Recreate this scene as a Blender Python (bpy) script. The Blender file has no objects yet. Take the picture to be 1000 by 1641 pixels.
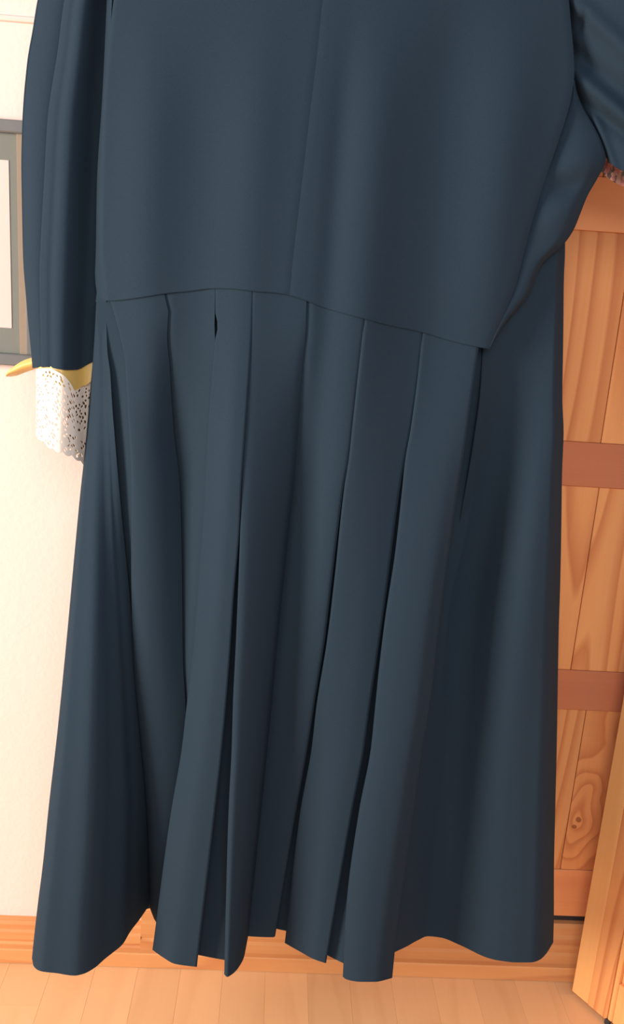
import bpy, bmesh, math, random
import numpy as np
from mathutils import Vector, Matrix
random.seed(4); rng = np.random.default_rng(7)
S = bpy.context.scene
COL = S.collection

# ------------------------------------------------------------------ camera
F = 1400.0
PITCH, ROLL, YAW = map(math.radians, (14.82, 4.067, 2.765))
CAM = np.array([0.0, -1.53, 1.38])
fwd = np.array([math.sin(YAW)*math.cos(PITCH), math.cos(YAW)*math.cos(PITCH), -math.sin(PITCH)])
r0 = np.array([math.cos(YAW), -math.sin(YAW), 0.0]); u0 = np.cross(r0, fwd)
RR = math.cos(ROLL)*r0 + math.sin(ROLL)*u0
UU = -math.sin(ROLL)*r0 + math.cos(ROLL)*u0
cd = bpy.data.cameras.new('camera'); cam = bpy.data.objects.new('camera', cd); COL.objects.link(cam)
cd.sensor_fit = 'HORIZONTAL'; cd.sensor_width = 36.0; cd.lens = 36.0*F/1000.0; cd.clip_start = 0.02
cam.matrix_world = Matrix(((RR[0], UU[0], -fwd[0], CAM[0]), (RR[1], UU[1], -fwd[1], CAM[1]),
                           (RR[2], UU[2], -fwd[2], CAM[2]), (0, 0, 0, 1)))
S.camera = cam

# ------------------------------------------------------------------ light
w = bpy.data.worlds.new('world'); S.world = w; w.use_nodes = True
bg = w.node_tree.nodes['Background']; bg.inputs[0].default_value = (0.66, 0.80, 1.0, 1); bg.inputs[1].default_value = 0.48

def area(name, loc, aim, sx, sy, power, col=(1, 1, 1)):
    l = bpy.data.lights.new(name, 'AREA'); l.shape = 'RECTANGLE'; l.size = sx; l.size_y = sy; l.energy = power; l.color = col
    o = bpy.data.objects.new(name, l); COL.objects.link(o); o.location = loc
    o.rotation_euler = (Vector(aim)-Vector(loc)).to_track_quat('-Z', 'Y').to_euler(); return o
area('window_daylight', (-2.95, -1.75, 1.55), (-0.1, -0.1, 0.9), 1.1, 1.7, 178, (1.0, 0.88, 0.75))
area('added_front_fill', (0.15, -2.6, 2.1), (0.2, 0.0, 0.8), 1.1, 1.1, 28, (1.0, 0.95, 0.88))  # added unseen fill from above the camera, brightens door and dress
S.view_settings.view_transform = 'Standard'; S.view_settings.look = 'None'
S.view_settings.gamma = 1.0; S.view_settings.use_curve_mapping = False
S.view_settings.exposure = 0.0

# ------------------------------------------------------------------ measuring helpers
def ray(px, py):
    return fwd + RR*((px-500.0)/F) - UU*((py-820.5)/F)
def at_y(px, py, Y):                       # point seen at a place of the photo, standing at depth Y
    d = ray(px, py); return CAM + d*((Y-CAM[1])/d[1])
def at_z(px, py, z):
    d = ray(px, py); return CAM + d*((z-CAM[2])/d[2])
def pchip(pts, key=0):
    a = np.array(sorted(pts, key=lambda p: p[key]), float)
    x = a[:, key]; y = a[:, 1-key]
    n = len(x); h = np.diff(x); d = np.diff(y)/h
    m = np.zeros(n)
    if n == 2: m[:] = d[0]
    else:
        for i in range(1, n-1):
            if d[i-1]*d[i] > 0:
                w1 = 2*h[i]+h[i-1]; w2 = h[i]+2*h[i-1]
                m[i] = (w1+w2)/(w1/d[i-1]+w2/d[i])
        m[0] = d[0]; m[-1] = d[-1]
    def f(v):
        if v <= x[0]: return y[0]+m[0]*(v-x[0])
        if v >= x[-1]: return y[-1]+m[-1]*(v-x[-1])
        i = int(np.searchsorted(x, v))-1; t = (v-x[i])/h[i]
        return ((1+2*t)*(1-t)**2*y[i] + t*(1-t)**2*h[i]*m[i] + t*t*(3-2*t)*y[i+1] + t*t*(t-1)*h[i]*m[i+1])
    return f
fx = lambda pts: pchip(pts, 1)             # x as a function of y
fy = lambda pts: pchip(pts, 0)             # y as a function of x

# ------------------------------------------------------------------ object helpers
def tag(o, label=None, cat=None, group=None, kind=None):
    for k, v in (('label', label), ('category', cat), ('group', group), ('kind', kind)):
        if v: o[k] = v
    return o
def empty(name, loc=(0, 0, 0), rz=0):
    o = bpy.data.objects.new(name, None); COL.objects.link(o); o.location = loc; o.rotation_euler[2] = rz
    o.empty_display_size = 0.05; return o
def link(name, me, mat, parent=None, smooth=False):
    o = bpy.data.objects.new(name, me); COL.objects.link(o)
    if mat and not me.materials: me.materials.append(mat)
    if parent: o.parent = parent
    if smooth:
        for p in me.polygons: p.use_smooth = True
    return o
def box_mesh(name, sx, sy, sz, bev=0.002, seg=1):
    bm = bmesh.new(); bmesh.ops.create_cube(bm, size=1.0)
    bmesh.ops.scale(bm, vec=(sx, sy, sz), verts=bm.verts)
    if bev: bmesh.ops.bevel(bm, geom=bm.edges[:], offset=bev, segments=seg, affect='EDGES', profile=0.5)
    me = bpy.data.meshes.new(name); bm.to_mesh(me); bm.free(); return me
def box(name, c, s, mat, parent=None, bev=0.002, seg=1):
    o = link(name, box_mesh(name, s[0], s[1], s[2], bev, seg), mat, parent); o.location = c; return o
def extrude_x(name, prof, x0, x1, mat, parent=None):        # profile in (y, z), swept along x
    n = len(prof)
    v = [(x0, p[0], p[1]) for p in prof]+[(x1, p[0], p[1]) for p in prof]
    f = [(i, (i+1) % n, n+(i+1) % n, n+i) for i in range(n)]+[tuple(range(n-1, -1, -1)), tuple(range(n, 2*n))]
    me = bpy.data.meshes.new(name); me.from_pydata(v, [], f); me.update()
    bm = bmesh.new(); bm.from_mesh(me); bmesh.ops.recalc_face_normals(bm, faces=bm.faces); bm.to_mesh(me); bm.free()
    return link(name, me, mat, parent)
def tube(name, pts, r, mat, parent=None, sides=6):
    pts = [Vector(p) for p in pts]; v = []; f = []
    for i, p in enumerate(pts):
        t = (pts[min(i+1, len(pts)-1)]-pts[max(i-1, 0)]).normalized()
        a = t.cross(Vector((0, 1, 0.01))).normalized(); b = t.cross(a)
        for k in range(sides):
            q = 2*math.pi*k/sides; v.append(p+(a*math.cos(q)+b*math.sin(q))*r)
    for i in range(len(pts)-1):
        for k in range(sides):
            f.append((i*sides+k, i*sides+(k+1) % sides, (i+1)*sides+(k+1) % sides, (i+1)*sides+k))
    me = bpy.data.meshes.new(name); me.from_pydata(v, [], f); me.update()
    return link(name, me, mat, parent, True)

# ------------------------------------------------------------------ materials
class NT:
    def __init__(s, name):
        s.m = bpy.data.materials.new(name); s.m.use_nodes = True; s.t = s.m.node_tree; s.b = s.t.nodes['Principled BSDF']
    def n(s, typ, **kw):
        x = s.t.nodes.new(typ)
        for k, v in kw.items():
            if k.startswith('i_'):
                key = k[2:]; key = int(key) if key.isdigit() else key
                if hasattr(v, 'is_output'): s.t.links.new(v, x.inputs[key])
                else: x.inputs[key].default_value = v
            else: setattr(x, k, v)
        return x
    def l(s, a, b): s.t.links.new(a, b)
    def math(s, op, a, b=None):
        x = s.t.nodes.new('ShaderNodeMath'); x.operation = op
        for i, q in enumerate((a, b)):
            if q is None: continue
            if hasattr(q, 'is_output'): s.l(q, x.inputs[i])
            else: x.inputs[i].default_value = q
        return x.outputs[0]
    def vm(s, op, a, b=None):
        x = s.t.nodes.new('ShaderNodeVectorMath'); x.operation = op
        for i, q in enumerate((a, b)):
            if q is None: continue
            if hasattr(q, 'is_output'): s.l(q, x.inputs[i])
            else: x.inputs[i].default_value = q
        return x.outputs['Value'] if op in ('LENGTH', 'DISTANCE') else x.outputs[0]
    def ramp(s, fac, stops):
        x = s.t.nodes.new('ShaderNodeValToRGB'); e = x.color_ramp.elements
        while len(e) < len(stops): e.new(0.5)
        for el, (p, c) in zip(e, stops): el.position = p; el.color = (*c, 1)
        s.l(fac, x.inputs[0]); return x.outputs[0]
    def mix(s, fac, a, b, blend='MIX'):
        x = s.t.nodes.new('ShaderNodeMix'); x.data_type = 'RGBA'; x.blend_type = blend
        for i, q in ((0, fac), (6, a), (7, b)):
            if hasattr(q, 'is_output'): s.l(q, x.inputs[i])
            else: x.inputs[i].default_value = q if i == 0 else (*q, 1)
        return x.outputs[2]
    def bump(s, h, strength=0.2, dist=0.002):
        x = s.n('ShaderNodeBump', i_Strength=strength, i_Distance=dist); s.l(h, x.inputs['Height']); s.l(x.outputs[0], s.b.inputs['Normal'])

def wood(name, light, dark, axis='z', freq=9.0, scale=5.0, stretch=0.10, rough=0.45, var=0.18, knots=(), contrast=1.0, offs=0.0):
    t = NT(name); tc = t.n('ShaderNodeTexCoord').outputs['Object']
    oi = t.n('ShaderNodeObjectInfo').outputs['Random']
    shift = t.n('ShaderNodeCombineXYZ'); t.l(t.math('MULTIPLY', oi, 37.0), shift.inputs[0]); t.l(t.math('MULTIPLY', oi, 91.0), shift.inputs[2])
    shift.inputs[1].default_value = offs
    sc = {'z': (1, 1, stretch), 'x': (stretch, 1, 1), 'y': (1, stretch, 1)}[axis]
    v = t.vm('ADD', t.vm('MULTIPLY', tc, sc), t.vm('MULTIPLY', shift.outputs[0], sc) if False else shift.outputs[0])
    n1 = t.n('ShaderNodeTexNoise', i_Scale=scale, i_Detail=1.5, i_Roughness=0.4); t.l(v, n1.inputs['Vector'])
    fld = t.math('MULTIPLY', n1.outputs[0], freq)
    if knots:
        nw = t.n('ShaderNodeTexNoise', i_Scale=14.0, i_Detail=1.0); t.l(tc, nw.inputs['Vector'])
        wob = t.vm('ADD', tc, t.vm('MULTIPLY', t.vm('SUBTRACT', nw.outputs['Color'], (.5, .5, .5)), (.03, .03, .07)))
    for k in knots:
        d = t.vm('LENGTH', t.vm('MULTIPLY', t.vm('SUBTRACT', wob, k[:3]), {'z': (1, 0, 0.45), 'x': (0.55, 0, 1), 'y': (1, .55, 0)}[axis]))
        g = t.math('POWER', 2.718, t.math('MULTIPLY', t.math('MULTIPLY', d, d), -1.0/(k[3]*k[3])))
        fld = t.math('ADD', fld, t.math('MULTIPLY', g, k[4]))
    saw = t.math('FRACT', fld)
    band = t.ramp(saw, [(0.0, (0, 0, 0)), (0.45, (.12, .12, .12)), (0.88, (1, 1, 1)), (1.0, (0, 0, 0))])
    n2 = t.n('ShaderNodeTexNoise', i_Scale=160.0, i_Detail=3.0); t.l(t.vm('MULTIPLY', v, {'z': (1, 1, .3), 'x': (.3, 1, 1), 'y': (1, .3, 1)}[axis]), n2.inputs['Vector'])
    n3 = t.n('ShaderNodeTexNoise', i_Scale=6.0, i_Detail=2.0); t.l(v, n3.inputs['Vector'])
    fac = t.math('ADD', t.math('MULTIPLY', band, 0.62*contrast), t.math('MULTIPLY', t.math('SUBTRACT', n2.outputs[0], 0.4), 0.35))
    fac = t.math('ADD', fac, t.math('MULTIPLY', t.math('SUBTRACT', n3.outputs[0], 0.5), 0.5))
    c = t.mix(t.math('MINIMUM', t.math('MAXIMUM', fac, 0.0), 1.0), light, dark)
    for k in knots:
        if k[5]:
            d = t.vm('LENGTH', t.vm('MULTIPLY', t.vm('SUBTRACT', wob, k[:3]), {'z': (1, 0, 0.8), 'x': (0.8, 0, 1), 'y': (1, .8, 0)}[axis]))
            kf = t.math('LESS_THAN', d, k[5]); c = t.mix(t.math('MULTIPLY', kf, .85), c, tuple(q*0.55 for q in dark))
    val = t.math('ADD', 1.0-var/2, t.math('MULTIPLY', t.math('FRACT', t.math('MULTIPLY', oi, 17.3)), var))
    c = t.mix(1.0, c, (1, 1, 1), 'MULTIPLY') if False else c
    hs = t.n('ShaderNodeHueSaturation'); t.l(c, hs.inputs['Color']); t.l(val, hs.inputs['Value'])
    t.l(hs.outputs[0], t.b.inputs['Base Color']); t.b.inputs['Roughness'].default_value = rough
    t.b.inputs['Specular IOR Level'].default_value = 0.3
    t.bump(fac, 0.12, 0.001); return t.m

PINE_L, PINE_D = (0.88, 0.40, 0.15), (0.64, 0.22, 0.075)
M_pine_v = wood('pine_upright', PINE_L, PINE_D, 'z', 13, 6, 0.09, contrast=1.35)
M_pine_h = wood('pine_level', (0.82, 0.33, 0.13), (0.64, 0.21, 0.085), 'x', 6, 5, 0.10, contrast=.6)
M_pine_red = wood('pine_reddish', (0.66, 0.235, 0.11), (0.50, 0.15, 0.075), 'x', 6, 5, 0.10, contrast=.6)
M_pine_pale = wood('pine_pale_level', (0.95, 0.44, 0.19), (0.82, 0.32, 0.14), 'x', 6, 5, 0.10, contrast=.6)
M_pine_base = wood('pine_skirting', (0.66, 0.31, 0.12), (0.52, 0.19, 0.07), 'x', 7, 6, 0.12)
M_pine_door = wood('pine_door', (0.95, 0.50, 0.19), (0.85, 0.38, 0.13), 'z', 9, 5, 0.05, contrast=.6)
M_floor = wood('laminate', (0.78, 0.46, 0.235), (0.68, 0.37, 0.175), 'y', 7, 5, 0.10, rough=0.4, var=0.10, contrast=.6)

def make_wall():
    t = NT('woodchip_paint'); tc = t.n('ShaderNodeTexCoord').outputs['Object']
    n = t.n('ShaderNodeTexNoise', i_Scale=140.0, i_Detail=2.0); t.l(tc, n.inputs['Vector'])
    v = t.n('ShaderNodeTexVoronoi', i_Scale=70.0); t.l(tc, v.inputs['Vector'])
    t.b.inputs['Base Color'].default_value = (0.80, 0.635, 0.575, 1); t.b.inputs['Roughness'].default_value = 0.9
    t.bump(t.math('ADD', n.outputs[0], t.math('MULTIPLY', v.outputs['Distance'], 0.6)), 0.22, 0.002); return t.m
M_wall = make_wall()
def plain(name, col, rough=0.6, sheen=0, spec=0.4, noise=0.0, nscale=60):
    t = NT(name); t.b.inputs['Roughness'].default_value = rough; t.b.inputs['Specular IOR Level'].default_value = spec
    if sheen: t.b.inputs['Sheen Weight'].default_value = sheen
    tc = t.n('ShaderNodeTexCoord').outputs['Object']
    n = t.n('ShaderNodeTexNoise', i_Scale=nscale, i_Detail=2.0); t.l(tc, n.inputs['Vector'])
    c = t.mix(n.outputs[0], tuple(q*(1-noise) for q in col), tuple(min(1, q*(1+noise)) for q in col))
    t.l(c, t.b.inputs['Base Color']); return t.m
def make_fabric():
    t = NT('navy_wool'); tc = t.n('ShaderNodeTexCoord').outputs['Object']
    t.b.inputs['Roughness'].default_value = 0.9; t.b.inputs['Specular IOR Level'].default_value = 0.06
    pass
    n = t.n('ShaderNodeTexNoise', i_Scale=900.0, i_Detail=2.0); t.l(tc, n.inputs['Vector'])
    n2 = t.n('ShaderNodeTexNoise', i_Scale=7.0, i_Detail=2.0); t.l(tc, n2.inputs['Vector'])
    c = t.mix(n.outputs[0], (0.015, 0.029, 0.045), (0.026, 0.045, 0.065))
    c = t.mix(t.math('MULTIPLY', n2.outputs[0], .35), c, (0.026, 0.036, 0.056))
    t.l(c, t.b.inputs['Base Color'])
    t.bump(n.outputs[0], 0.25, 0.0006); return t.m
M_fab = make_fabric()
M_gold = plain('gold_satin', (0.72, 0.46, 0.13), 0.38, 0.1, 0.5, 0.06, 40)
M_lace = plain('white_lace', (0.86, 0.78, 0.70), 0.85, 0, 0.2, 0.03)
M_frame = plain('charcoal_frame', (0.15, 0.15, 0.15), 0.45, 0, 0.4, 0.08)
M_mat = plain('grey_mount', (0.215, 0.215, 0.18), 0.8, 0, 0.2, 0.03)
M_band = plain('tan_band', (0.34, 0.25, 0.17), 0.6, 0, 0.3, 0.05)
M_paper = plain('white_print', (0.82, 0.65, 0.59), 0.85, 0, 0.2, 0.01)
M_white = plain('white_paint', (0.80, 0.635, 0.57), 0.7, 0, 0.3, 0.01)
M_tan = plain('tan_lining', (0.30, 0.22, 0.13), 0.8)
M_dark = plain('metal_and_gap_shade', (0.03, 0.03, 0.035), 0.5)  # metal of the floor pin, also the painted shade under the door
def make_floral():
    t = NT('floral_print'); tc = t.n('ShaderNodeTexCoord').outputs['Object']
    v = t.n('ShaderNodeTexVoronoi', i_Scale=170.0); t.l(tc, v.inputs['Vector'])
    n = t.n('ShaderNodeTexNoise', i_Scale=70.0, i_Detail=1.0); t.l(tc, n.inputs['Vector'])
    sep = t.n('ShaderNodeSeparateColor'); t.l(v.outputs['Color'], sep.inputs[0])
    x = t.n('ShaderNodeValToRGB'); x.color_ramp.interpolation = 'CONSTANT'
    st = [(0, (.62, .22, .19)), (.3, (.60, .36, .27)), (.52, (.75, .48, .36)), (.68, (.05, .065, .07)), (.84, (.35, .12, .12)), (.93, (.13, .16, .13))]
    e = x.color_ramp.elements
    while len(e) < len(st): e.new(.5)
    for el, (p, c) in zip(e, st): el.position = p; el.color = (*c, 1)
    t.l(sep.outputs[0], x.inputs[0])
    c = t.mix(t.math('MULTIPLY', n.outputs[0], .4), x.outputs[0], (.62, .30, .24)); t.l(c, t.b.inputs['Base Color'])
    t.b.inputs['Roughness'].default_value = .85; return t.m
M_floral = make_floral()

# ------------------------------------------------------------------ the room
XL, XR = -2.3, 1.7
fl = box('floor', (-0.3, -1.35, -0.06), (4.0, 3.3, 0.10), M_floor, None, 0); tag(fl, 'pale wooden laminate floor in front of the skirting', 'floor', kind='structure')
wl = box('wall_back', (-0.3, 0.05, 1.25), (4.0, 0.10, 2.7), M_wall, None, 0); tag(wl, 'cream painted woodchip wall behind the dress', 'wall', kind='structure')
# floor strips, one object each
sx = at_z(890, 1576, 0)[0]; SW = 0.0865
pl_w, pl_l = SW, 0.52
me_plank = box_mesh('plank', pl_w-0.0002, pl_l-0.0002, 0.010, 0.0003)
me_plank.materials.append(M_floor)
k0 = int((-1.15-sx)//SW); k1 = int((1.0-sx)//SW)
for k in range(k0, k1+1):
    off = random.random()*pl_l
    for j in range(-1, 5):
        yc = -off-j*pl_l
        y0, y1 = yc-pl_l/2, yc+pl_l/2
        if y0 > -0.03 or y1 < -1.85: continue
        o = bpy.data.objects.new('plank', me_plank); COL.objects.link(o)
        o.location = (sx+(k+.5)*SW, yc, -0.0055); o.parent = fl
        o.matrix_parent_inverse = Matrix.Translation(fl.location).inverted()
        if y1 > 0.0:
            o.scale[1] = (0.0-y0)/pl_l; o.location[1] = y0/2
fl.location[2] = -0.0605
# skirting: moulded board and a flat shoe strip in front of it
xj = at_y(226, 1475, -0.02)[0]
def skirting(name, x0, x1, h, parent=None):
    prof = [(0, 0.0), (-0.022, 0.0), (-0.022, h*0.42), (-0.0195, h*0.47), (-0.0215, h*0.55), (-0.0215, h*0.74), (-0.0185, h*0.80), (-0.0185, h*0.93), (-0.015, h), (0, h)]
    return extrude_x(name, prof, x0, x1, M_pine_base, parent)
b = skirting('baseboard_back', XL, xj, 0.086)
tag(b, 'pine skirting board along the cream wall left of the dress', 'baseboard', kind='structure')
b2 = skirting('baseboard_door', xj, XR, 0.1275)
tag(b2, 'taller pine plinth board below the panelled door', 'baseboard', kind='structure')
shoe = extrude_x('trim_1', [(-0.022, 0), (-0.034, 0), (-0.034, 0.031), (-0.0325, 0.0335), (-0.022, 0.0335)], XL, XR, M_pine_base)
tag(shoe, 'narrow pine strip along the floor in front of the skirting', 'trim', kind='structure')
# thin white rail on the wall, upper left
zr = at_y(28, 31, -0.004)[2]
rail = extrude_x('trim_2', [(0, zr-0.004), (-0.005, zr-0.003), (-0.0065, zr), (-0.005, zr+0.004), (0, zr+0.0065)], XL, xj-0.05, M_white)
tag(rail, 'thin cream rail running along the wall above the picture', 'trim', kind='structure')

# ---- closed panelled pine door behind the dress
door = empty('door_1', (0, 0, 0)); tag(door, 'closed pine door of level rails and upright planks behind the dress', 'door', kind='structure')
dx0, dx1 = xj+0.07, 1.30
ys = [(947, 302), (950, 370), (950, 710), (950, 781), (945, 1076), (943, 1139), (918, 1395), (910, 1469)]
zs = [at_y(a, c, -0.012)[2] for a, c in ys]
zs[0] = zs[1]+0.085
# gaps between rail bottoms and tops: (rail, panel, rail, panel ...)
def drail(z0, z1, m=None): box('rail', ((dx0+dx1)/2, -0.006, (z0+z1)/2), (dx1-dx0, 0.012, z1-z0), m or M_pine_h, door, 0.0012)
xjoint = at_y(940, 1138, -0.011)[0]
drail(zs[7]+0.001, zs[6]); box('gap_shade', ((dx0+dx1)/2, -0.002, (zs[7]+0.118)/2), (dx1-dx0, 0.004, zs[7]-0.118+0.004), M_dark, door, 0); drail(zs[5], zs[4], M_pine_red); drail(zs[3], zs[2], M_pine_red); drail(zs[1], zs[0], M_pine_pale)  # the thin dark strip paints the shade in the gap below the door
ph = zs[1]-zs[2]; z_t = zs[0]+ph
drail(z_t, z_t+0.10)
rows = [(zs[6], zs[5]), (zs[4], zs[3]), (zs[2], zs[1]), (zs[0], z_t)]
kc = at_y(931, 1306, -0.01); kc2 = at_y(922, 1325, -0.01)
PW = 0.118
for ri, (z0, z1) in enumerate(rows):
    j = 0
    shift = [0, 0.075, 0.065, 0.0][ri]
    edges = []
    x = xjoint+shift
    while x > dx0: x -= PW
    edges = [dx0]; x += PW
    while x < dx1-0.02:
        if x-edges[-1] > 0.02: edges.append(x)
        x += PW
    edges.append(dx1)
    for a, c in zip(edges[:-1], edges[1:]):
        cx, cz = (a+c)/2, (z0+z1)/2
        m = M_pine_v
        if ri == 0 and a <= kc[0] <= c:
            m = wood('pine_knotty', (0.84, 0.36, 0.13), (0.60, 0.20, 0.07), 'z', 4.5, 5, 0.16, var=0.0,
                     knots=[(kc[0]-cx, 0, kc[2]-cz, 0.045, 2.6, 0.0065), (kc2[0]-cx, 0, kc2[2]-cz, 0.05, 1.8, 0.006), (0.03, 0, 0.13, 0.03, 1.6, 0)], contrast=1.25)
        box('panel_plank', (cx, -0.005, cz), (c-a-0.0012, 0.0100, z1-z0-0.0008), m, door, 0.0008)
box('frame_post', (xj+0.035, -0.010, (0.124+2.1)/2), (0.070, 0.020, 2.1-0.124), M_pine_v, door, 0.002)

# ---- open pine door leaf at the right
A = at_z(916, 1588, 0.008); B = at_z(974, 1637, 0.008)
ang = math.atan2(B[1]-A[1], B[0]-A[0])
leaf = empty('door_2', (A[0], A[1], 0), ang); tag(leaf, 'open pine door standing ajar at the lower right edge', 'door', kind='structure')
ST = float(np.hypot(B[0]-A[0], B[1]-A[1])); LW = 0.62
def lbox(name, x0, x1, y0, y1, z0, z1, m, bev=0.002): box(name, ((x0+x1)/2, (y0+y1)/2, (z0+z1)/2), (x1-x0, y1-y0, z1-z0), m, leaf, bev)
# local +y points away from the camera side, the seen face is y = 0
TH = 0.038
s1 = ST*0.46
lbox('stile', 0, s1, 0, TH, 0.008, 1.98, M_pine_door, 0.0015)
lbox('stile', s1, ST-0.004, 0, TH, 0.008, 1.98, M_pine_v, 0.0006)
lbox('bead', ST-0.004, ST+0.006, 0.001, TH-0.002, 0.008, 1.98, M_pine_door, 0.003)
lbox('stile', LW-0.10, LW, 0, TH, 0.008, 1.98, M_pine_v, 0.002)
zz = [0.008, 0.10, 0.52, 0.61, 1.03, 1.12, 1.86, 1.98]
for i in range(0, 8, 2): lbox('rail', ST+0.006, LW-0.10, 0.004, TH-0.003, zz[i], zz[i+1], M_pine_v, 0.0015)
for i in range(1, 7, 2): lbox('panel', ST+0.006, LW-0.10, 0.012, TH-0.010, zz[i], zz[i+1], M_pine_v, 0.001)
lbox('floor_pin', ST-0.006, ST+0.004, -0.003, 0.006, 0.0, 0.012, M_dark, 0.001)

# ---- picture on the wall
YF = -0.016
tl = at_y(0, 189, YF); bl = at_y(0, 584, YF)
z1, z0 = tl[2]-0.001, bl[2]-0.0005
xr_ = at_y(59, 400, YF)[0]; xl_ = xr_-0.50
pf = empty('picture_frame', ((xl_+xr_)/2, 0, z0)); tag(pf, 'charcoal framed white print with grey mount hanging on the cream wall', 'picture')
OFF = Vector(pf.location)
def pbox(name, a, c, y0, y1, zb, zt, m, bev=0.001):
    o = box(name, Vector(((a+c)/2, (y0+y1)/2, (zb+zt)/2))-OFF, (c-a, y1-y0, zt-zb), m, pf, bev); return o
fw = 0.0195
pbox('frame_bar', xl_, xr_, -0.018, 0, z1-fw, z1, M_frame, 0.002)
pbox('frame_bar', xl_, xr_, -0.018, 0, z0, z0+fw, M_frame, 0.002)
pbox('frame_bar', xl_, xl_+fw, -0.018, 0, z0+fw, z1-fw, M_frame, 0.002)
pbox('frame_bar', xr_-fw, xr_, -0.018, 0, z0+fw, z1-fw, M_frame, 0.002)
pbox('mount', xl_+fw, xr_-fw, -0.008, -0.001, z0+fw, z1-fw, M_mat, 0.0005)
pbox('edge_band', xr_-fw-0.012, xr_-fw, -0.012, -0.008, z0+fw, z1-fw, M_band, 0.0005)  # tan band down the right side of the mount
pt = at_y(15, 257, -0.009); pb = at_y(18, 526, -0.009)
pbox('print', xl_+0.09, (pt[0]+pb[0])/2, -0.0092, -0.008, pb[2], pt[2], M_paper, 0.0002)

gt = NT('clear_glass'); gt.t.nodes.remove(gt.b)
mx = gt.n('ShaderNodeMixShader'); mx.inputs[0].default_value = 0.06
tr = gt.n('ShaderNodeBsdfTransparent'); gl = gt.n('ShaderNodeBsdfGlossy'); gl.inputs['Roughness'].default_value = 0.05
gt.l(tr.outputs[0], mx.inputs[1]); gt.l(gl.outputs[0], mx.inputs[2]); gt.l(mx.outputs[0], gt.t.nodes['Material Output'].inputs[0])
pbox('glass', xl_+fw, xr_-fw, -0.0150, -0.0130, z0+fw, z1-fw, gt.m, 0)
# ------------------------------------------------------------------ the dress
dress = empty('dress', (0.0, -0.28, 0.25))
tag(dress, 'dark navy long-sleeved dress with dropped waist and pleated skirt', 'dress')
DOFF = np.array([0.0, -0.28, 0.25])
YC = -0.300
Z0 = at_y(588, 1573, -0.335)[2]          # level of the hem
def bodyY(px):
    q = px-470.0
    if q > 320: return YC+0.040+0.00008*(q-320)
    return YC+0.040*(q/320.0)**2
def grid_obj(name, P, mat=None, thick=0.0012, parent=None, label=None):
    nt, nu = P.shape[:2]
    v = (P.reshape(-1, 3)-DOFF).tolist()
    f = [(i*nu+j, i*nu+j+1, (i+1)*nu+j+1, (i+1)*nu+j) for i in range(nt-1) for j in range(nu-1)]
    me = bpy.data.meshes.new(name); me.from_pydata(v, [], f); me.update()
    o = link(name, me, mat or M_fab, parent or dress, True)
    cnt = {}
    for p in me.polygons:
        for k in p.edge_keys: cnt[k] = cnt.get(k, 0)+1
    for e in me.edges:
        if cnt.get(tuple(sorted(e.vertices)), 0) < 2: e.use_edge_sharp = True
    if thick:
        s = o.modifiers.new('thickness', 'SOLIDIFY'); s.thickness = thick; s.offset = -1.0
    if label: o['label'] = label
    return o
def sheet(name, xl, xr, top, hem, Ytop, nu=24, nt=60, p=1.15, relief=None, curl=(0, 0), hemY=None, mat=None, yofs=0.0, label=None, thick=0.0008, cpx=3.0):
    xl = fx(xl); xr = fx(xr); top = fy(top) if len(top) > 1 else (lambda x, c=top[0]: c)
    hemf = fy(hem) if not callable(hem) else hem
    cols = []
    cl, cr = curl
    us = [(float(u), 0.0, 0.0) for u in np.linspace(0, 1, nu)]
    if cl: us = [(0.0, 1.0, cpx), (0.0, 0.6, cpx*.55), (0.0, 0.25, cpx*.15)]+us
    if cr: us = us+[(1.0, 0.25, -cpx*.15), (1.0, 0.6, -cpx*.55), (1.0, 1.0, -cpx)]
    P = np.zeros((nt, len(us), 3))
    for j, (u, cf, sh) in enumerate(us):
        yt = 500.0; yh = 1500.0
        for _ in range(6):
            xt = (1-u)*xl(yt)+u*xr(yt); yt = top(xt)
            xh = (1-u)*xl(yh)+u*xr(yh); yh = hemf(xh)
        Yt = Ytop(xt)
        Yh = at_z(xh, yh, Z0)[1] if hemY is None else hemY(xh, u)
        camt = cl if u < .5 else cr
        for i, t in enumerate(np.linspace(0, 1, nt)):
            y = yt+(yh-yt)*t
            x = (1-u)*xl(y)+u*xr(y)
            Y = Yt+(Yh-Yt)*t**(p(u) if callable(p) else p)+yofs
            if relief: Y += relief(x, y, u, t)
            Y += cf*camt*(0.15+0.85*min(1, t*1.6)); x += sh*min(1.0, t*3)
            P[i, j] = at_y(x, y, Y)
    grid_obj(name, P, mat, thick, None, label)
    return P
G = lambda v, c, s: math.exp(-((v-c)/s)**2)
smooth = lambda a, b, v: (lambda q: q*q*(3-2*q))(min(1, max(0, (v-a)/(b-a))))

WAIST = [(150, 483), (169, 481), (181, 481), (225, 476), (262, 470), (303, 466), (344, 461.5), (378, 462.5), (405, 466), (440, 468.5), (463, 472), (491, 481), (516, 491), (550, 501), (584, 510), (622, 520), (678, 532), (725, 546), (765, 555), (784, 558), (800, 561)]
wf = fy(WAIST)
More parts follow.
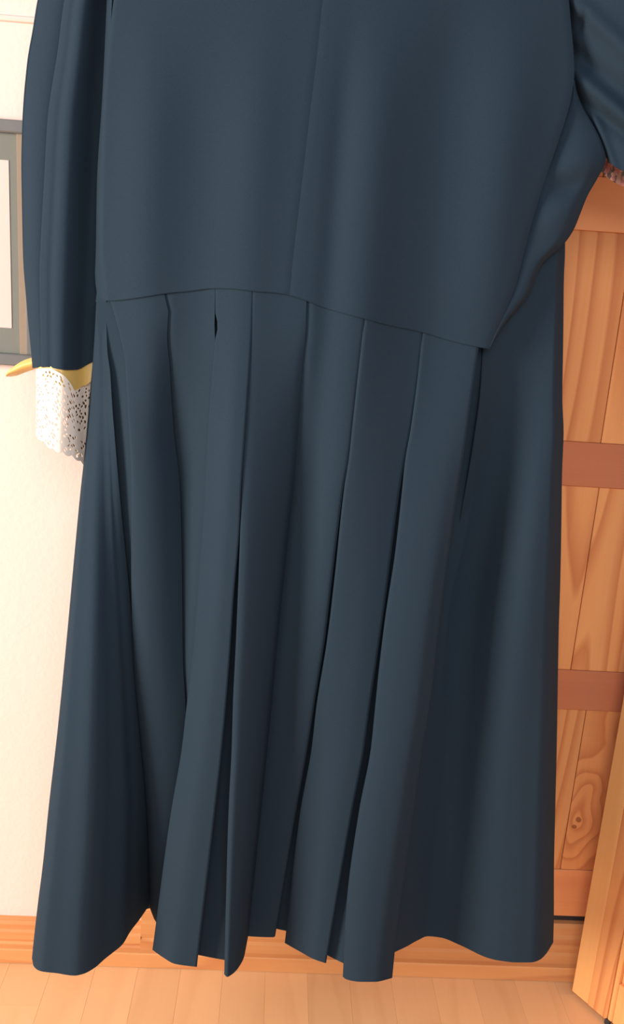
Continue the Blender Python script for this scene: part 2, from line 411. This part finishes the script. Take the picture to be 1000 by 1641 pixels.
# ---- bodice
def brelief(x, y, u, t):
    k = smooth(-50, 260, y)
    lean = (470-y)*0.10
    r = 0
    r -= 0.010*k*G(x, 228+lean*.3, 42)
    r += 0.006*k*G(x, 318+lean*.4, 45)
    r -= 0.007*k*G(x, 392+lean*.7, 40)
    r += 0.006*k*G(x, 528+lean*.8, 22)
    r -= 0.009*k*G(x, 580+lean*.8, 40)
    r += 0.011*smooth(-100, 150, y)*G(x, 690+lean*1.0, 60)
    r -= 0.010*k*G(x, 790+lean*.9, 50)
    return r
cen = [(552, -240), (517, 0), (509.5, 75), (500.5, 150), (490, 240), (479.5, 330), (469, 420), (464.5, 468), (463, 480)]
b_left = [(330, -240), (215, -150), (190, -60), (183, 0), (178, 40), (171.5, 105), (166, 175), (164, 230), (162, 300), (161, 400), (164.5, 435), (170, 481), (171, 490)]
b_right = [(760, -240), (880, -150), (905, -60), (911, 0), (914, 35), (918, 77), (920, 120), (919, 130), (914, 161), (895, 224), (870, 297), (844, 385), (825, 460), (804, 510), (785, 556), (782, 566)]
def brl(x, y, u, t): return brelief(x, y, u, t)+0.0012*smooth(.992, 1, u)
def brr(x, y, u, t): return brelief(x, y, u, t)+0.0008*smooth(.008, 0, u)+0.0015*smooth(.985, 1, u)
flatY = lambda x, u: bodyY(x)-0.002
sheet('bodice_panel', b_left, cen, [-240], WAIST, lambda x: bodyY(x)-0.002, 50, 60, 1, brl, (0.02, 0), flatY)
sheet('bodice_panel', cen, b_right, [-240], WAIST, lambda x: bodyY(x)-0.0016, 60, 60, 1, brr, (0, 0), lambda x, u: bodyY(x)-0.0016)
# right side piece of the bodice, beyond the slanting side seam
sl = [(919.5, 128), (914, 161), (895, 224), (870, 297), (844, 385), (825, 460), (804, 510), (785, 556)]
sr = [(920, 128), (923, 145), (930, 166), (951, 203), (962, 226), (970, 256), (958, 283), (940, 315), (930, 340), (919, 367), (906, 387), (867, 425), (846, 474), (825, 500), (807, 522), (785.5, 556)]
def side_rel(x, y, u, t):
    return brelief(x, y, u, t)*(1-u)+0.0015*smooth(.06, 0, u)+0.010*smooth(.75, 1, u)*smooth(230, 300, y)+math.sin(math.pi*u)*(-0.004 - 0.006*G(y, 255, 30) + 0.007*G(y, 298, 18) - 0.005*G(y, 345, 25))
sheet('bodice_side', sl, sr, [128.5], lambda x: 555.5, lambda x: bodyY(x)-0.001, 16, 70, 1, side_rel, (0, 0.015), lambda x, u: bodyY(x)-0.001, thick=0.0008)
# left side piece: narrow strip between side seam and sleeve
sheet('bodice_side', [(176, -100), (165, 150), (156, 300), (154.5, 400), (153, 445), (156, 470), (150, 500)], [(186, -100), (172, 150), (164, 300), (163, 400), (166, 440), (171, 484), (172, 500)], [-100],
      lambda x: 484, lambda x: bodyY(x)+0.004, 6, 40, 1, lambda x, y, u, t: 0.03*(1-u)**2, (0.02, 0), lambda x, u: bodyY(x)+0.004)
# ---- pleats
py0 = lambda x: bodyY(x)+0.0012+brelief(x, wf(x), 0, 1)
xA_l = [(346, 455), (346, 501), (350, 522), (346, 543), (341, 600), (335, 680), (330, 780), (318, 955), (309, 1060), (300, 1130), (292, 1200), (275, 1300), (245, 1522)]
xA_r = [(405, 466), (402, 542), (397, 620), (390, 719), (386, 780), (383, 850), (374, 955), (367, 1060), (355, 1200), (344, 1300), (315, 1549)]
xB_l = [(405.5, 466), (402.5, 542), (397.5, 620), (391, 719), (388, 780), (384.5, 885), (379, 1025), (374, 1130), (372, 1200), (367, 1300), (360, 1562)]
xB_r = [(491, 481), (489, 535), (485, 573), (478, 668), (470, 782), (464, 832), (457, 902), (448, 990), (428, 1200), (397, 1500)]
xC_r = [(584, 510), (573, 603), (565, 676), (558, 736), (550, 780), (541, 850), (530.5, 937), (520, 1025), (506, 1112), (492, 1200), (474, 1300), (442, 1490)]
xD_l = [(584.5, 510), (574, 603), (566, 676), (559.5, 736), (552.5, 780), (537.5, 920), (525, 1025), (508, 1130), (500, 1200), (482, 1300), (457, 1511)]
xD_r = [(677, 532), (670, 600), (658.5, 683), (647, 744), (641, 780), (632, 843), (618, 955), (604, 1053), (590, 1147), (583, 1200), (564, 1300), (522, 1543)]
xE_l = [(677.5, 532), (670.5, 600), (659.5, 683), (649, 744), (645.5, 780), (634, 885), (618, 990), (607.5, 1077), (600.5, 1147), (595, 1200), (576, 1300), (556, 1450), (550, 1566)]
xE_r = [(766, 558), (755.5, 630), (744, 714), (732, 790), (721, 867), (709, 955), (698.5, 1042), (688, 1130), (676, 1200), (662, 1300), (632, 1525), (628, 1566)]
x0_l = [(176, 478), (178, 484), (191, 530), (201, 578), (204, 624), (206.5, 673), (210, 732), (211.5, 785), (211, 900), (215, 1060), (225, 1182), (235, 1300), (241, 1455)]
x0_r = [(262, 465), (266, 484), (270, 495), (268.5, 515), (267.5, 542), (271, 583), (275, 651), (279, 702), (287, 770), (291, 900), (293, 1060), (297, 1130), (300, 1300), (300, 1480)]
x1_r = [(345, 462), (344.5, 500), (344, 522), (345, 545), (352, 600), (350, 680), (345, 780), (334, 955), (325, 1060), (318, 1200), (315, 1300), (315, 1490)]
C1 = (0.022, 0.022)
ramp0 = lambda x, y, u, t: 0.0
sheet('pleat', x0_l, x0_r, WAIST, [(238, 1448), (242, 1458), (249, 1475), (262, 1488), (300, 1500)], py0, 22, 70, lambda u: 1.9-0.7*u,
      lambda x, y, u, t: (0.052*u**1.2-0.008)*smooth(.0, .28, t)*(1-t)**.6, (0.012, 0), label=None)
sheet('pleat', [(x-3, y) for x, y in x0_r], x1_r, WAIST, [(290, 1492), (300, 1496), (320, 1506)], py0, 18, 70, 1.1,
      lambda x, y, u, t: 0.004*(1-smooth(0, .15, u))+(0.050*(1-u)+0.006*u)*smooth(.0, .28, t)*(1-t)**.6, (0, 0))
sheet('pleat', xA_l, xA_r, WAIST, [(245, 1522), (262, 1534), (280, 1544), (314, 1549)], py0, 22, 80, 1.1,
      lambda x, y, u, t: (0.006-0.016*smooth(0, .7, u))*smooth(0, .3, t)*(1-t), C1)
sheet('pleat', xB_l, xB_r, WAIST, [(360, 1561), (364, 1565), (370, 1562), (378, 1555), (385, 1545), (390, 1535), (397, 1500)], py0, 28, 80, 1.25,
      lambda x, y, u, t: (0.046*u**2.1-.004)*smooth(.02, .4, t)*(1-t)**.7, (0.02, 0))
sheet('pleat', [(x-3, y) for x, y in xB_r], xC_r, WAIST, [(390, 1499), (397, 1500), (438, 1501.5), (442, 1499)], py0, 22, 80, 1.2,
      lambda x, y, u, t: 0.004*(1-smooth(0, .15, u))*(1-t)+(0.044*(1-u)**1.6-.002)*smooth(.02, .4, t)*(1-t)**.7, (0, 0.022))
sheet('pleat', xD_l, xD_r, WAIST, [(457, 1511), (480, 1524), (504, 1537), (522, 1543)], py0, 22, 80, 1.2,
      lambda x, y, u, t: -0.004*math.sin(math.pi*u)*smooth(0, .3, t), C1)
sheet('pleat', xE_l, xE_r, WAIST, [(550, 1565), (555, 1569), (580, 1573), (600, 1573), (628, 1567)], py0, 22, 80, 1.2,
      lambda x, y, u, t: -0.006*math.sin(math.pi*u)*smooth(0, .3, t)+0.006*smooth(.75, 1, u)*smooth(.1, .5, t), C1)
# folds of cloth lying deeper, between the pleats
def under(l, r, hem, d0=0.016, dl=12, nm='pleat_underlay', mid=0.02):
    sheet(nm, [(x-dl, y) for x, y in l], [(x+dl, y) for x, y in r], WAIST, hem, lambda x: bodyY(x)+d0+brelief(x, wf(x), 0, 1), 8, 60, 1.15,
          lambda x, y, u, t: mid*math.sin(math.pi*t))
under(xA_r, xB_l, [(300, 1526), (318, 1530), (360, 1538), (372, 1540)])
under(xC_r, xD_l, [(430, 1484), (443, 1488), (457, 1491), (470, 1494)])
under(xD_r, xE_l, [(508, 1521), (526, 1531), (550, 1543), (563, 1549)])
def patch(name, l, r, y0, y1, Yf, nu=8, nt=30, mat=None, label=None, thick=0.0012, hole=None):
    l = fx(l); r = fx(r); P = np.zeros((nt, nu, 3))
    for i, y in enumerate(np.linspace(y0, y1, nt)):
        for j, u in enumerate(np.linspace(0, 1, nu)):
            x = (1-u)*l(y)+u*r(y); P[i, j] = at_y(x, y, Yf(x, y, u))
    return grid_obj(name, P, mat, thick, None, label)
patch('pleat_underlay', [(335, 470), (335, 600)], [(362, 470), (362, 600)], 470, 600, lambda x, y, u: bodyY(x)+0.03, 4, 6)
# ---- skirt sides
s_l = [(156, 470), (151, 560), (145, 630), (140, 690), (135, 740), (129.5, 790), (119, 900), (107, 1030), (93, 1170), (78, 1300), (70, 1380), (60, 1460), (52, 1535), (50, 1560)]
s_lr = [(170, 481), (172.5, 561), (177, 596), (180, 645), (184, 697), (189.5, 767), (195, 830), (202, 900), (210, 980), (218, 1060), (229, 1182), (238, 1300), (239.5, 1450)]
def left_rel(x, y, u, t):
    return 0.016*(1-smooth(0, .10, u))*(1-.5*t)+smooth(.0, .2, t)*(1-t)**1.2*(0.056*(1-u)-0.004)-0.008*smooth(.3, .6, t)*(1-t)*math.sin(math.pi*min(1, u*1.3))+0.003*(1-t)
PL = sheet('skirt_side', s_l, s_lr, WAIST, [(50, 1528), (52, 1536), (54.5, 1548), (66, 1556), (90, 1559), (120, 1563), (134, 1560), (152, 1550), (168, 1536), (182, 1525), (196, 1513), (208, 1493), (224, 1472), (239.5, 1449)],
      lambda x: bodyY(x)+0.004, 60, 90, lambda u: 1.15+0.75*smooth(.3, 1, u), left_rel, (0, 0))
s_rl = [(774, 556), (770, 624), (758, 714), (745, 790), (732, 860), (709, 955), (698, 1042), (687, 1130), (675, 1200), (660, 1300), (629, 1527)]
s_rr = [(905, 375), (905, 400), (903, 450), (902, 540), (900.5, 640), (902.5, 690), (900, 760), (898.5, 870), (897, 940), (895, 1000), (891.5, 1200), (889, 1305), (887, 1410), (887, 1462), (886, 1508)]
def right_rel(x, y, u, t):
    r = 0.03+0.0*t
    rc = 860-(y-800)*0.13                      # where the lit ridge runs
    k = smooth(.05, .45, t)*(1-t)**.7
    r += k*(0.062*G(x, rc-110, 70)-0.022*G(x, rc, 45))
    r += 0.020*smooth(.88, 1, u)*(1-.6*t)
    r *= (1-t**3)
    return r
PR = sheet('skirt_side', s_rl, s_rr, [(760, 556), (774, 553), (810, 505), (846, 455), (905, 376)],
      [(620, 1532), (629, 1527), (650, 1517), (668, 1507), (685, 1500), (706, 1502), (737, 1514), (783, 1535), (800, 1539), (830, 1542), (850, 1542), (864, 1538), (874, 1529), (886, 1510)],
      lambda x: bodyY(x)-0.008, 70, 90, 1.15, right_rel, (0.02, 0))
Yn = at_z(239, 1450, Z0)[1]; Yr = at_z(660, 1512, Z0)[1]
sheet('pleat_underlay', [(x-14, y) for x, y in s_lr], [(x+8, y) for x, y in x0_l], WAIST, lambda x: 1436.0, lambda x: bodyY(x)+0.005, 8, 60, 1.8, lambda x, y, u, t: (-0.004+0.020*(1-u))*smooth(0, .2, t), (0, 0), lambda x, u: Yn+0.012)
sheet('pleat_underlay', [(x-12, y) for x, y in xE_r], [(x+14, y) for x, y in s_rl], WAIST, lambda x: 1495.0, lambda x: bodyY(x)+0.026, 8, 60, 1.15, lambda x, y, u, t: 0.03*smooth(0, .3, t)*(1-t), (0, 0), lambda x, u: Yr+0.03)
# ---- back of the dress
nb = 40
def back(name, Pl, Pr, bulge):
    n = len(Pl); P = np.zeros((n, nb, 3))
    for i in range(n):
        for j, u in enumerate(np.linspace(0, 1, nb)):
            q = (1-u)*Pl[i]+u*Pr[i]; q = q.copy(); q[1] += bulge(i/(n-1))*math.sin(math.pi*u)**.6
            q[1] = min(q[1], -0.055); P[i, j] = q
    grid_obj(name, P)
back('skirt_back', PL[:, 0], PR[:, -1], lambda t: 0.05+0.11*t)
bl_ = fx(b_left); br_ = fx([(760, -240), (880, -150), (905, -60), (911, 0), (914, 100), (950, 230), (935, 300), (880, 385), (800, 440), (770, 500)])
yy = np.linspace(-240, 484, 40)
back('bodice_back', np.array([at_y(bl_(y)+2, y, bodyY(180)+0.015) for y in yy]), np.array([at_y(br_(y)-6, y, bodyY(900)+0.008) for y in yy]), lambda t: 0.05)
# ---- waist seam
tube('waist_seam', [at_y(x, wf(x)+0.6, bodyY(x)-0.0015+brelief(x, wf(x), 0, 1))-DOFF for x in np.linspace(169, 784, 90)], 0.0006, M_fab, dress)

# ---- left sleeve, hanging beside the bodice
slv_l = [(120, -200), (80, -80), (61, 0), (52.5, 52), (45.5, 91), (42, 122), (38.5, 161), (36, 210), (35, 262), (36, 332), (38, 417), (42, 470), (45.5, 512), (51, 568), (53, 592)]
slv_c = [(160, -200), (125, -80), (104, 0), (93, 84), (84, 140), (77, 192), (72, 280), (68, 350), (65.5, 400), (64, 435), (66, 540), (67, 590)]
slv_r = [(250, -200), (215, -80), (200, 0), (192, 105), (186, 200), (180, 300), (175, 440), (166, 520), (162, 590)]
HEM_S = [(40, 592), (52, 590), (67, 588.5), (75, 588), (91, 591), (108, 593), (122, 592.5), (140, 584), (165, 571)]
ySl = lambda x: bodyY(150)+0.034
sheet('sleeve_back', slv_l, [(x+10, y) for x, y in slv_c], [-200], HEM_S, ySl, 18, 50, 1,
      lambda x, y, u, t: 0.030*(1-u)**2+0.010*u**2+0.004, (0.02, 0), lambda x, u: ySl(x))
SR = sheet('sleeve', slv_c, slv_r, [-200], HEM_S, ySl, 34, 50, 1,
      lambda x, y, u, t: 0.002-0.026*math.sin(math.pi*min(1, u*1.25+.12))**1.5*(1-.3*t)+0.022*smooth(.3, .95, u)+.004*G(u, .16, .05), (0.012, 0.02), lambda x, u: ySl(x))
patch('sleeve_lining', slv_l, slv_r, -200, 586, lambda x, y, u: bodyY(150)+0.066+0.025*math.sin(math.pi*u), 12, 30)
# cuff: gold satin facing
YS = bodyY(150)+0.036
def poly_patch(name, topl, botl, Yf, nu, nt, mat, label=None):
    tf = fy(topl); bf = fy(botl); x0, x1 = topl[0][0], topl[-1][0]; P = np.zeros((nt, nu, 3))
    for j, u in enumerate(np.linspace(0, 1, nu)):
        x = x0+(x1-x0)*u
        for i, t in enumerate(np.linspace(0, 1, nt)):
            y = tf(x)*(1-t)+bf(x)*t; P[i, j] = at_y(x, y, Yf(x, y, u, t))
    return grid_obj(name, P, mat, 0.0012, None, label)
def slvY(x):
    q = (x-67)/95.0
    if q < 0: return ySl(x)-0.002+0.022*min(1, -q*16)
    return ySl(x)+0.002-0.026*0.7*math.sin(math.pi*min(1, q*1.25+.12))**1.5+0.022*smooth(.3, .95, q)
poly_patch('cuff', [(62, 589), (75, 586), (90, 582), (120, 580), (140, 572), (158, 562)], [(62, 598), (75, 608), (95, 619), (117, 627), (122, 626), (131, 619), (138, 617), (150, 607), (158, 602)],
      lambda x, y, u, t: slvY(x)+0.005-0.006*t, 40, 14, M_gold, 'gold satin facing of the left cuff')
poly_patch('cuff_flap', [(9.5, 601), (14, 595), (22, 589), (32, 582), (42, 577), (52, 574), (60, 570)], [(9.5, 602.5), (14, 602.5), (24, 601.5), (34, 598), (42, 595), (52, 591.5), (60, 588)],
      lambda x, y, u, t: YS+0.055-0.010*math.sin(math.pi*t)+0.02*(1-u)*t, 16, 10, M_gold, 'gold satin flap folded out of the cuff')
poly_patch('cuff_lining', [(108, 616), (120, 622), (140, 612), (160, 600)], [(108, 715), (120, 724), (140, 738), (160, 745)], lambda x, y, u, t: slvY(x)+0.012+0.012*smooth(118, 150, x), 12, 12, M_tan)
# lace below the cuff: a net with real holes
ltop = fy([(55, 592), (75, 590), (100, 600), (114, 616), (120, 626), (130, 619), (138, 617), (150, 607), (160, 600)])  # left end climbs over the cuff, its white standing for the sunlit cuff
lbot = fy([(50, 690), (66, 702), (82, 716), (100, 724), (118, 731), (134, 742), (160, 752)])
nx, ny = 150, 210; v = []; f = []
for i in range(ny):
    for j in range(nx):
        x = 58+(160-58)*j/(nx-1); t = i/(ny-1)
        sc = 4*abs(math.sin(x*0.22))*t
        y = ltop(x)*(1-t)+(lbot(x)+sc)*t
        v.append((at_y(x, y, slvY(x)-0.003+0.012*smooth(118, 150, x)-0.0015*math.sin(x*.16+.6)*t+0.006*t)-DOFF).tolist())
holes = []
for a in range(18):
    for c in range(22):
        hx = a*6.0+(c % 2)*3.0+rng.uniform(-1.2, 1.2); hy = c*5.6+rng.uniform(-1.2, 1.2)
        if rng.random() < .6: holes.append((hx, hy, rng.uniform(1.0, 2.0), rng.uniform(1.4, 3.0), rng.uniform(-.7, .7)))
holes = np.array(holes)
for i in range(ny-1):
    for j in range(nx-1):
        X = j/(nx-1)*102; Yp = i/(ny-1)*124
        dx = X-holes[:, 0]; dy = Yp-holes[:, 1]; ca = np.cos(holes[:, 4]); sa = np.sin(holes[:, 4])
        if i > 3 and (((dx*ca+dy*sa)/holes[:, 2])**2+((-dx*sa+dy*ca)/holes[:, 3])**2).min() < 1: continue
        f.append((i*nx+j, i*nx+j+1, (i+1)*nx+j+1, (i+1)*nx+j))
me = bpy.data.meshes.new('lace_trim'); me.from_pydata(v, [], f); me.update()
lo = link('lace_trim', me, M_lace, dress, True); lo['label'] = 'white openwork lace trim hanging below the cuff'
sm = lo.modifiers.new('thickness', 'SOLIDIFY'); sm.thickness = 0.0008

# ---- right sleeve, lifted towards the right
ar = [(x-7, y-2) for x, y in [(905, -120), (911, 0), (914, 35), (918, 77), (921, 130), (930, 165), (951, 203), (961, 224), (972, 252), (980, 275)]]
def ldist(x, y, a, c):
    ax, ay = a; bx, by = c; L = math.hypot(bx-ax, by-ay); return ((x-ax)*(by-ay)-(y-ay)*(bx-ax))/L   # + is to the upper right
def rs_rel(x, y, u, t):
    r = 0.0
    r += 0.012*(1-smooth(0, .07, u))
    r -= 0.010*G(ldist(x, y, (935, 15), (1000, 75)), 0, 16)
    r += 0.011*G(ldist(x, y, (918, 85), (1000, 150)), 0, 18)
    r -= 0.009*G(ldist(x, y, (923, 118), (1000, 185)), 0, 12)
    r += 0.006*G(ldist(x, y, (935, 165), (1000, 215)), 0, 10)
    r -= 0.006*G(ldist(x, y, (955, 195), (980, 260)), 0, 9)*smooth(170, 200, y)
    r += 0.008*G(ldist(x, y, (938, 20), (918, 48)), 5, 7)*smooth(12, 24, y)*(1-smooth(46, 62, y))*smooth(945, 935, x)
    return r-0.03*math.sin(math.pi*min(1, u*.8+.02))
sheet('sleeve', ar, [(1150, -120), (1150, 400)], [-120], [(960, 246), (972, 252), (981, 264), (1000, 275), (1080, 303), (1160, 330)], lambda x: bodyY(930)+0.0, 60, 60, 1, rs_rel, (0.02, 0.02), lambda x, u: bodyY(930)+0.01)
poly_patch('sleeve_back', [(930, 60), (960, 30), (1060, -60), (1150, -110)], [(930, 200), (972, 250), (1000, 272), (1150, 322)], lambda x, y, u, t: bodyY(930)+0.05+0.03*math.sin(math.pi*t), 16, 16, M_fab)
poly_patch('sleeve_trim', [(955, 250), (972, 246), (985, 258), (1000, 268), (1080, 295), (1140, 315)], [(955, 268), (967, 278), (979, 289), (990, 295), (1000, 299), (1080, 322), (1140, 345)],
      lambda x, y, u, t: bodyY(930)+0.035+0.004*math.sin(x*.3), 40, 8, M_floral, 'pink floral printed edging below the right sleeve')
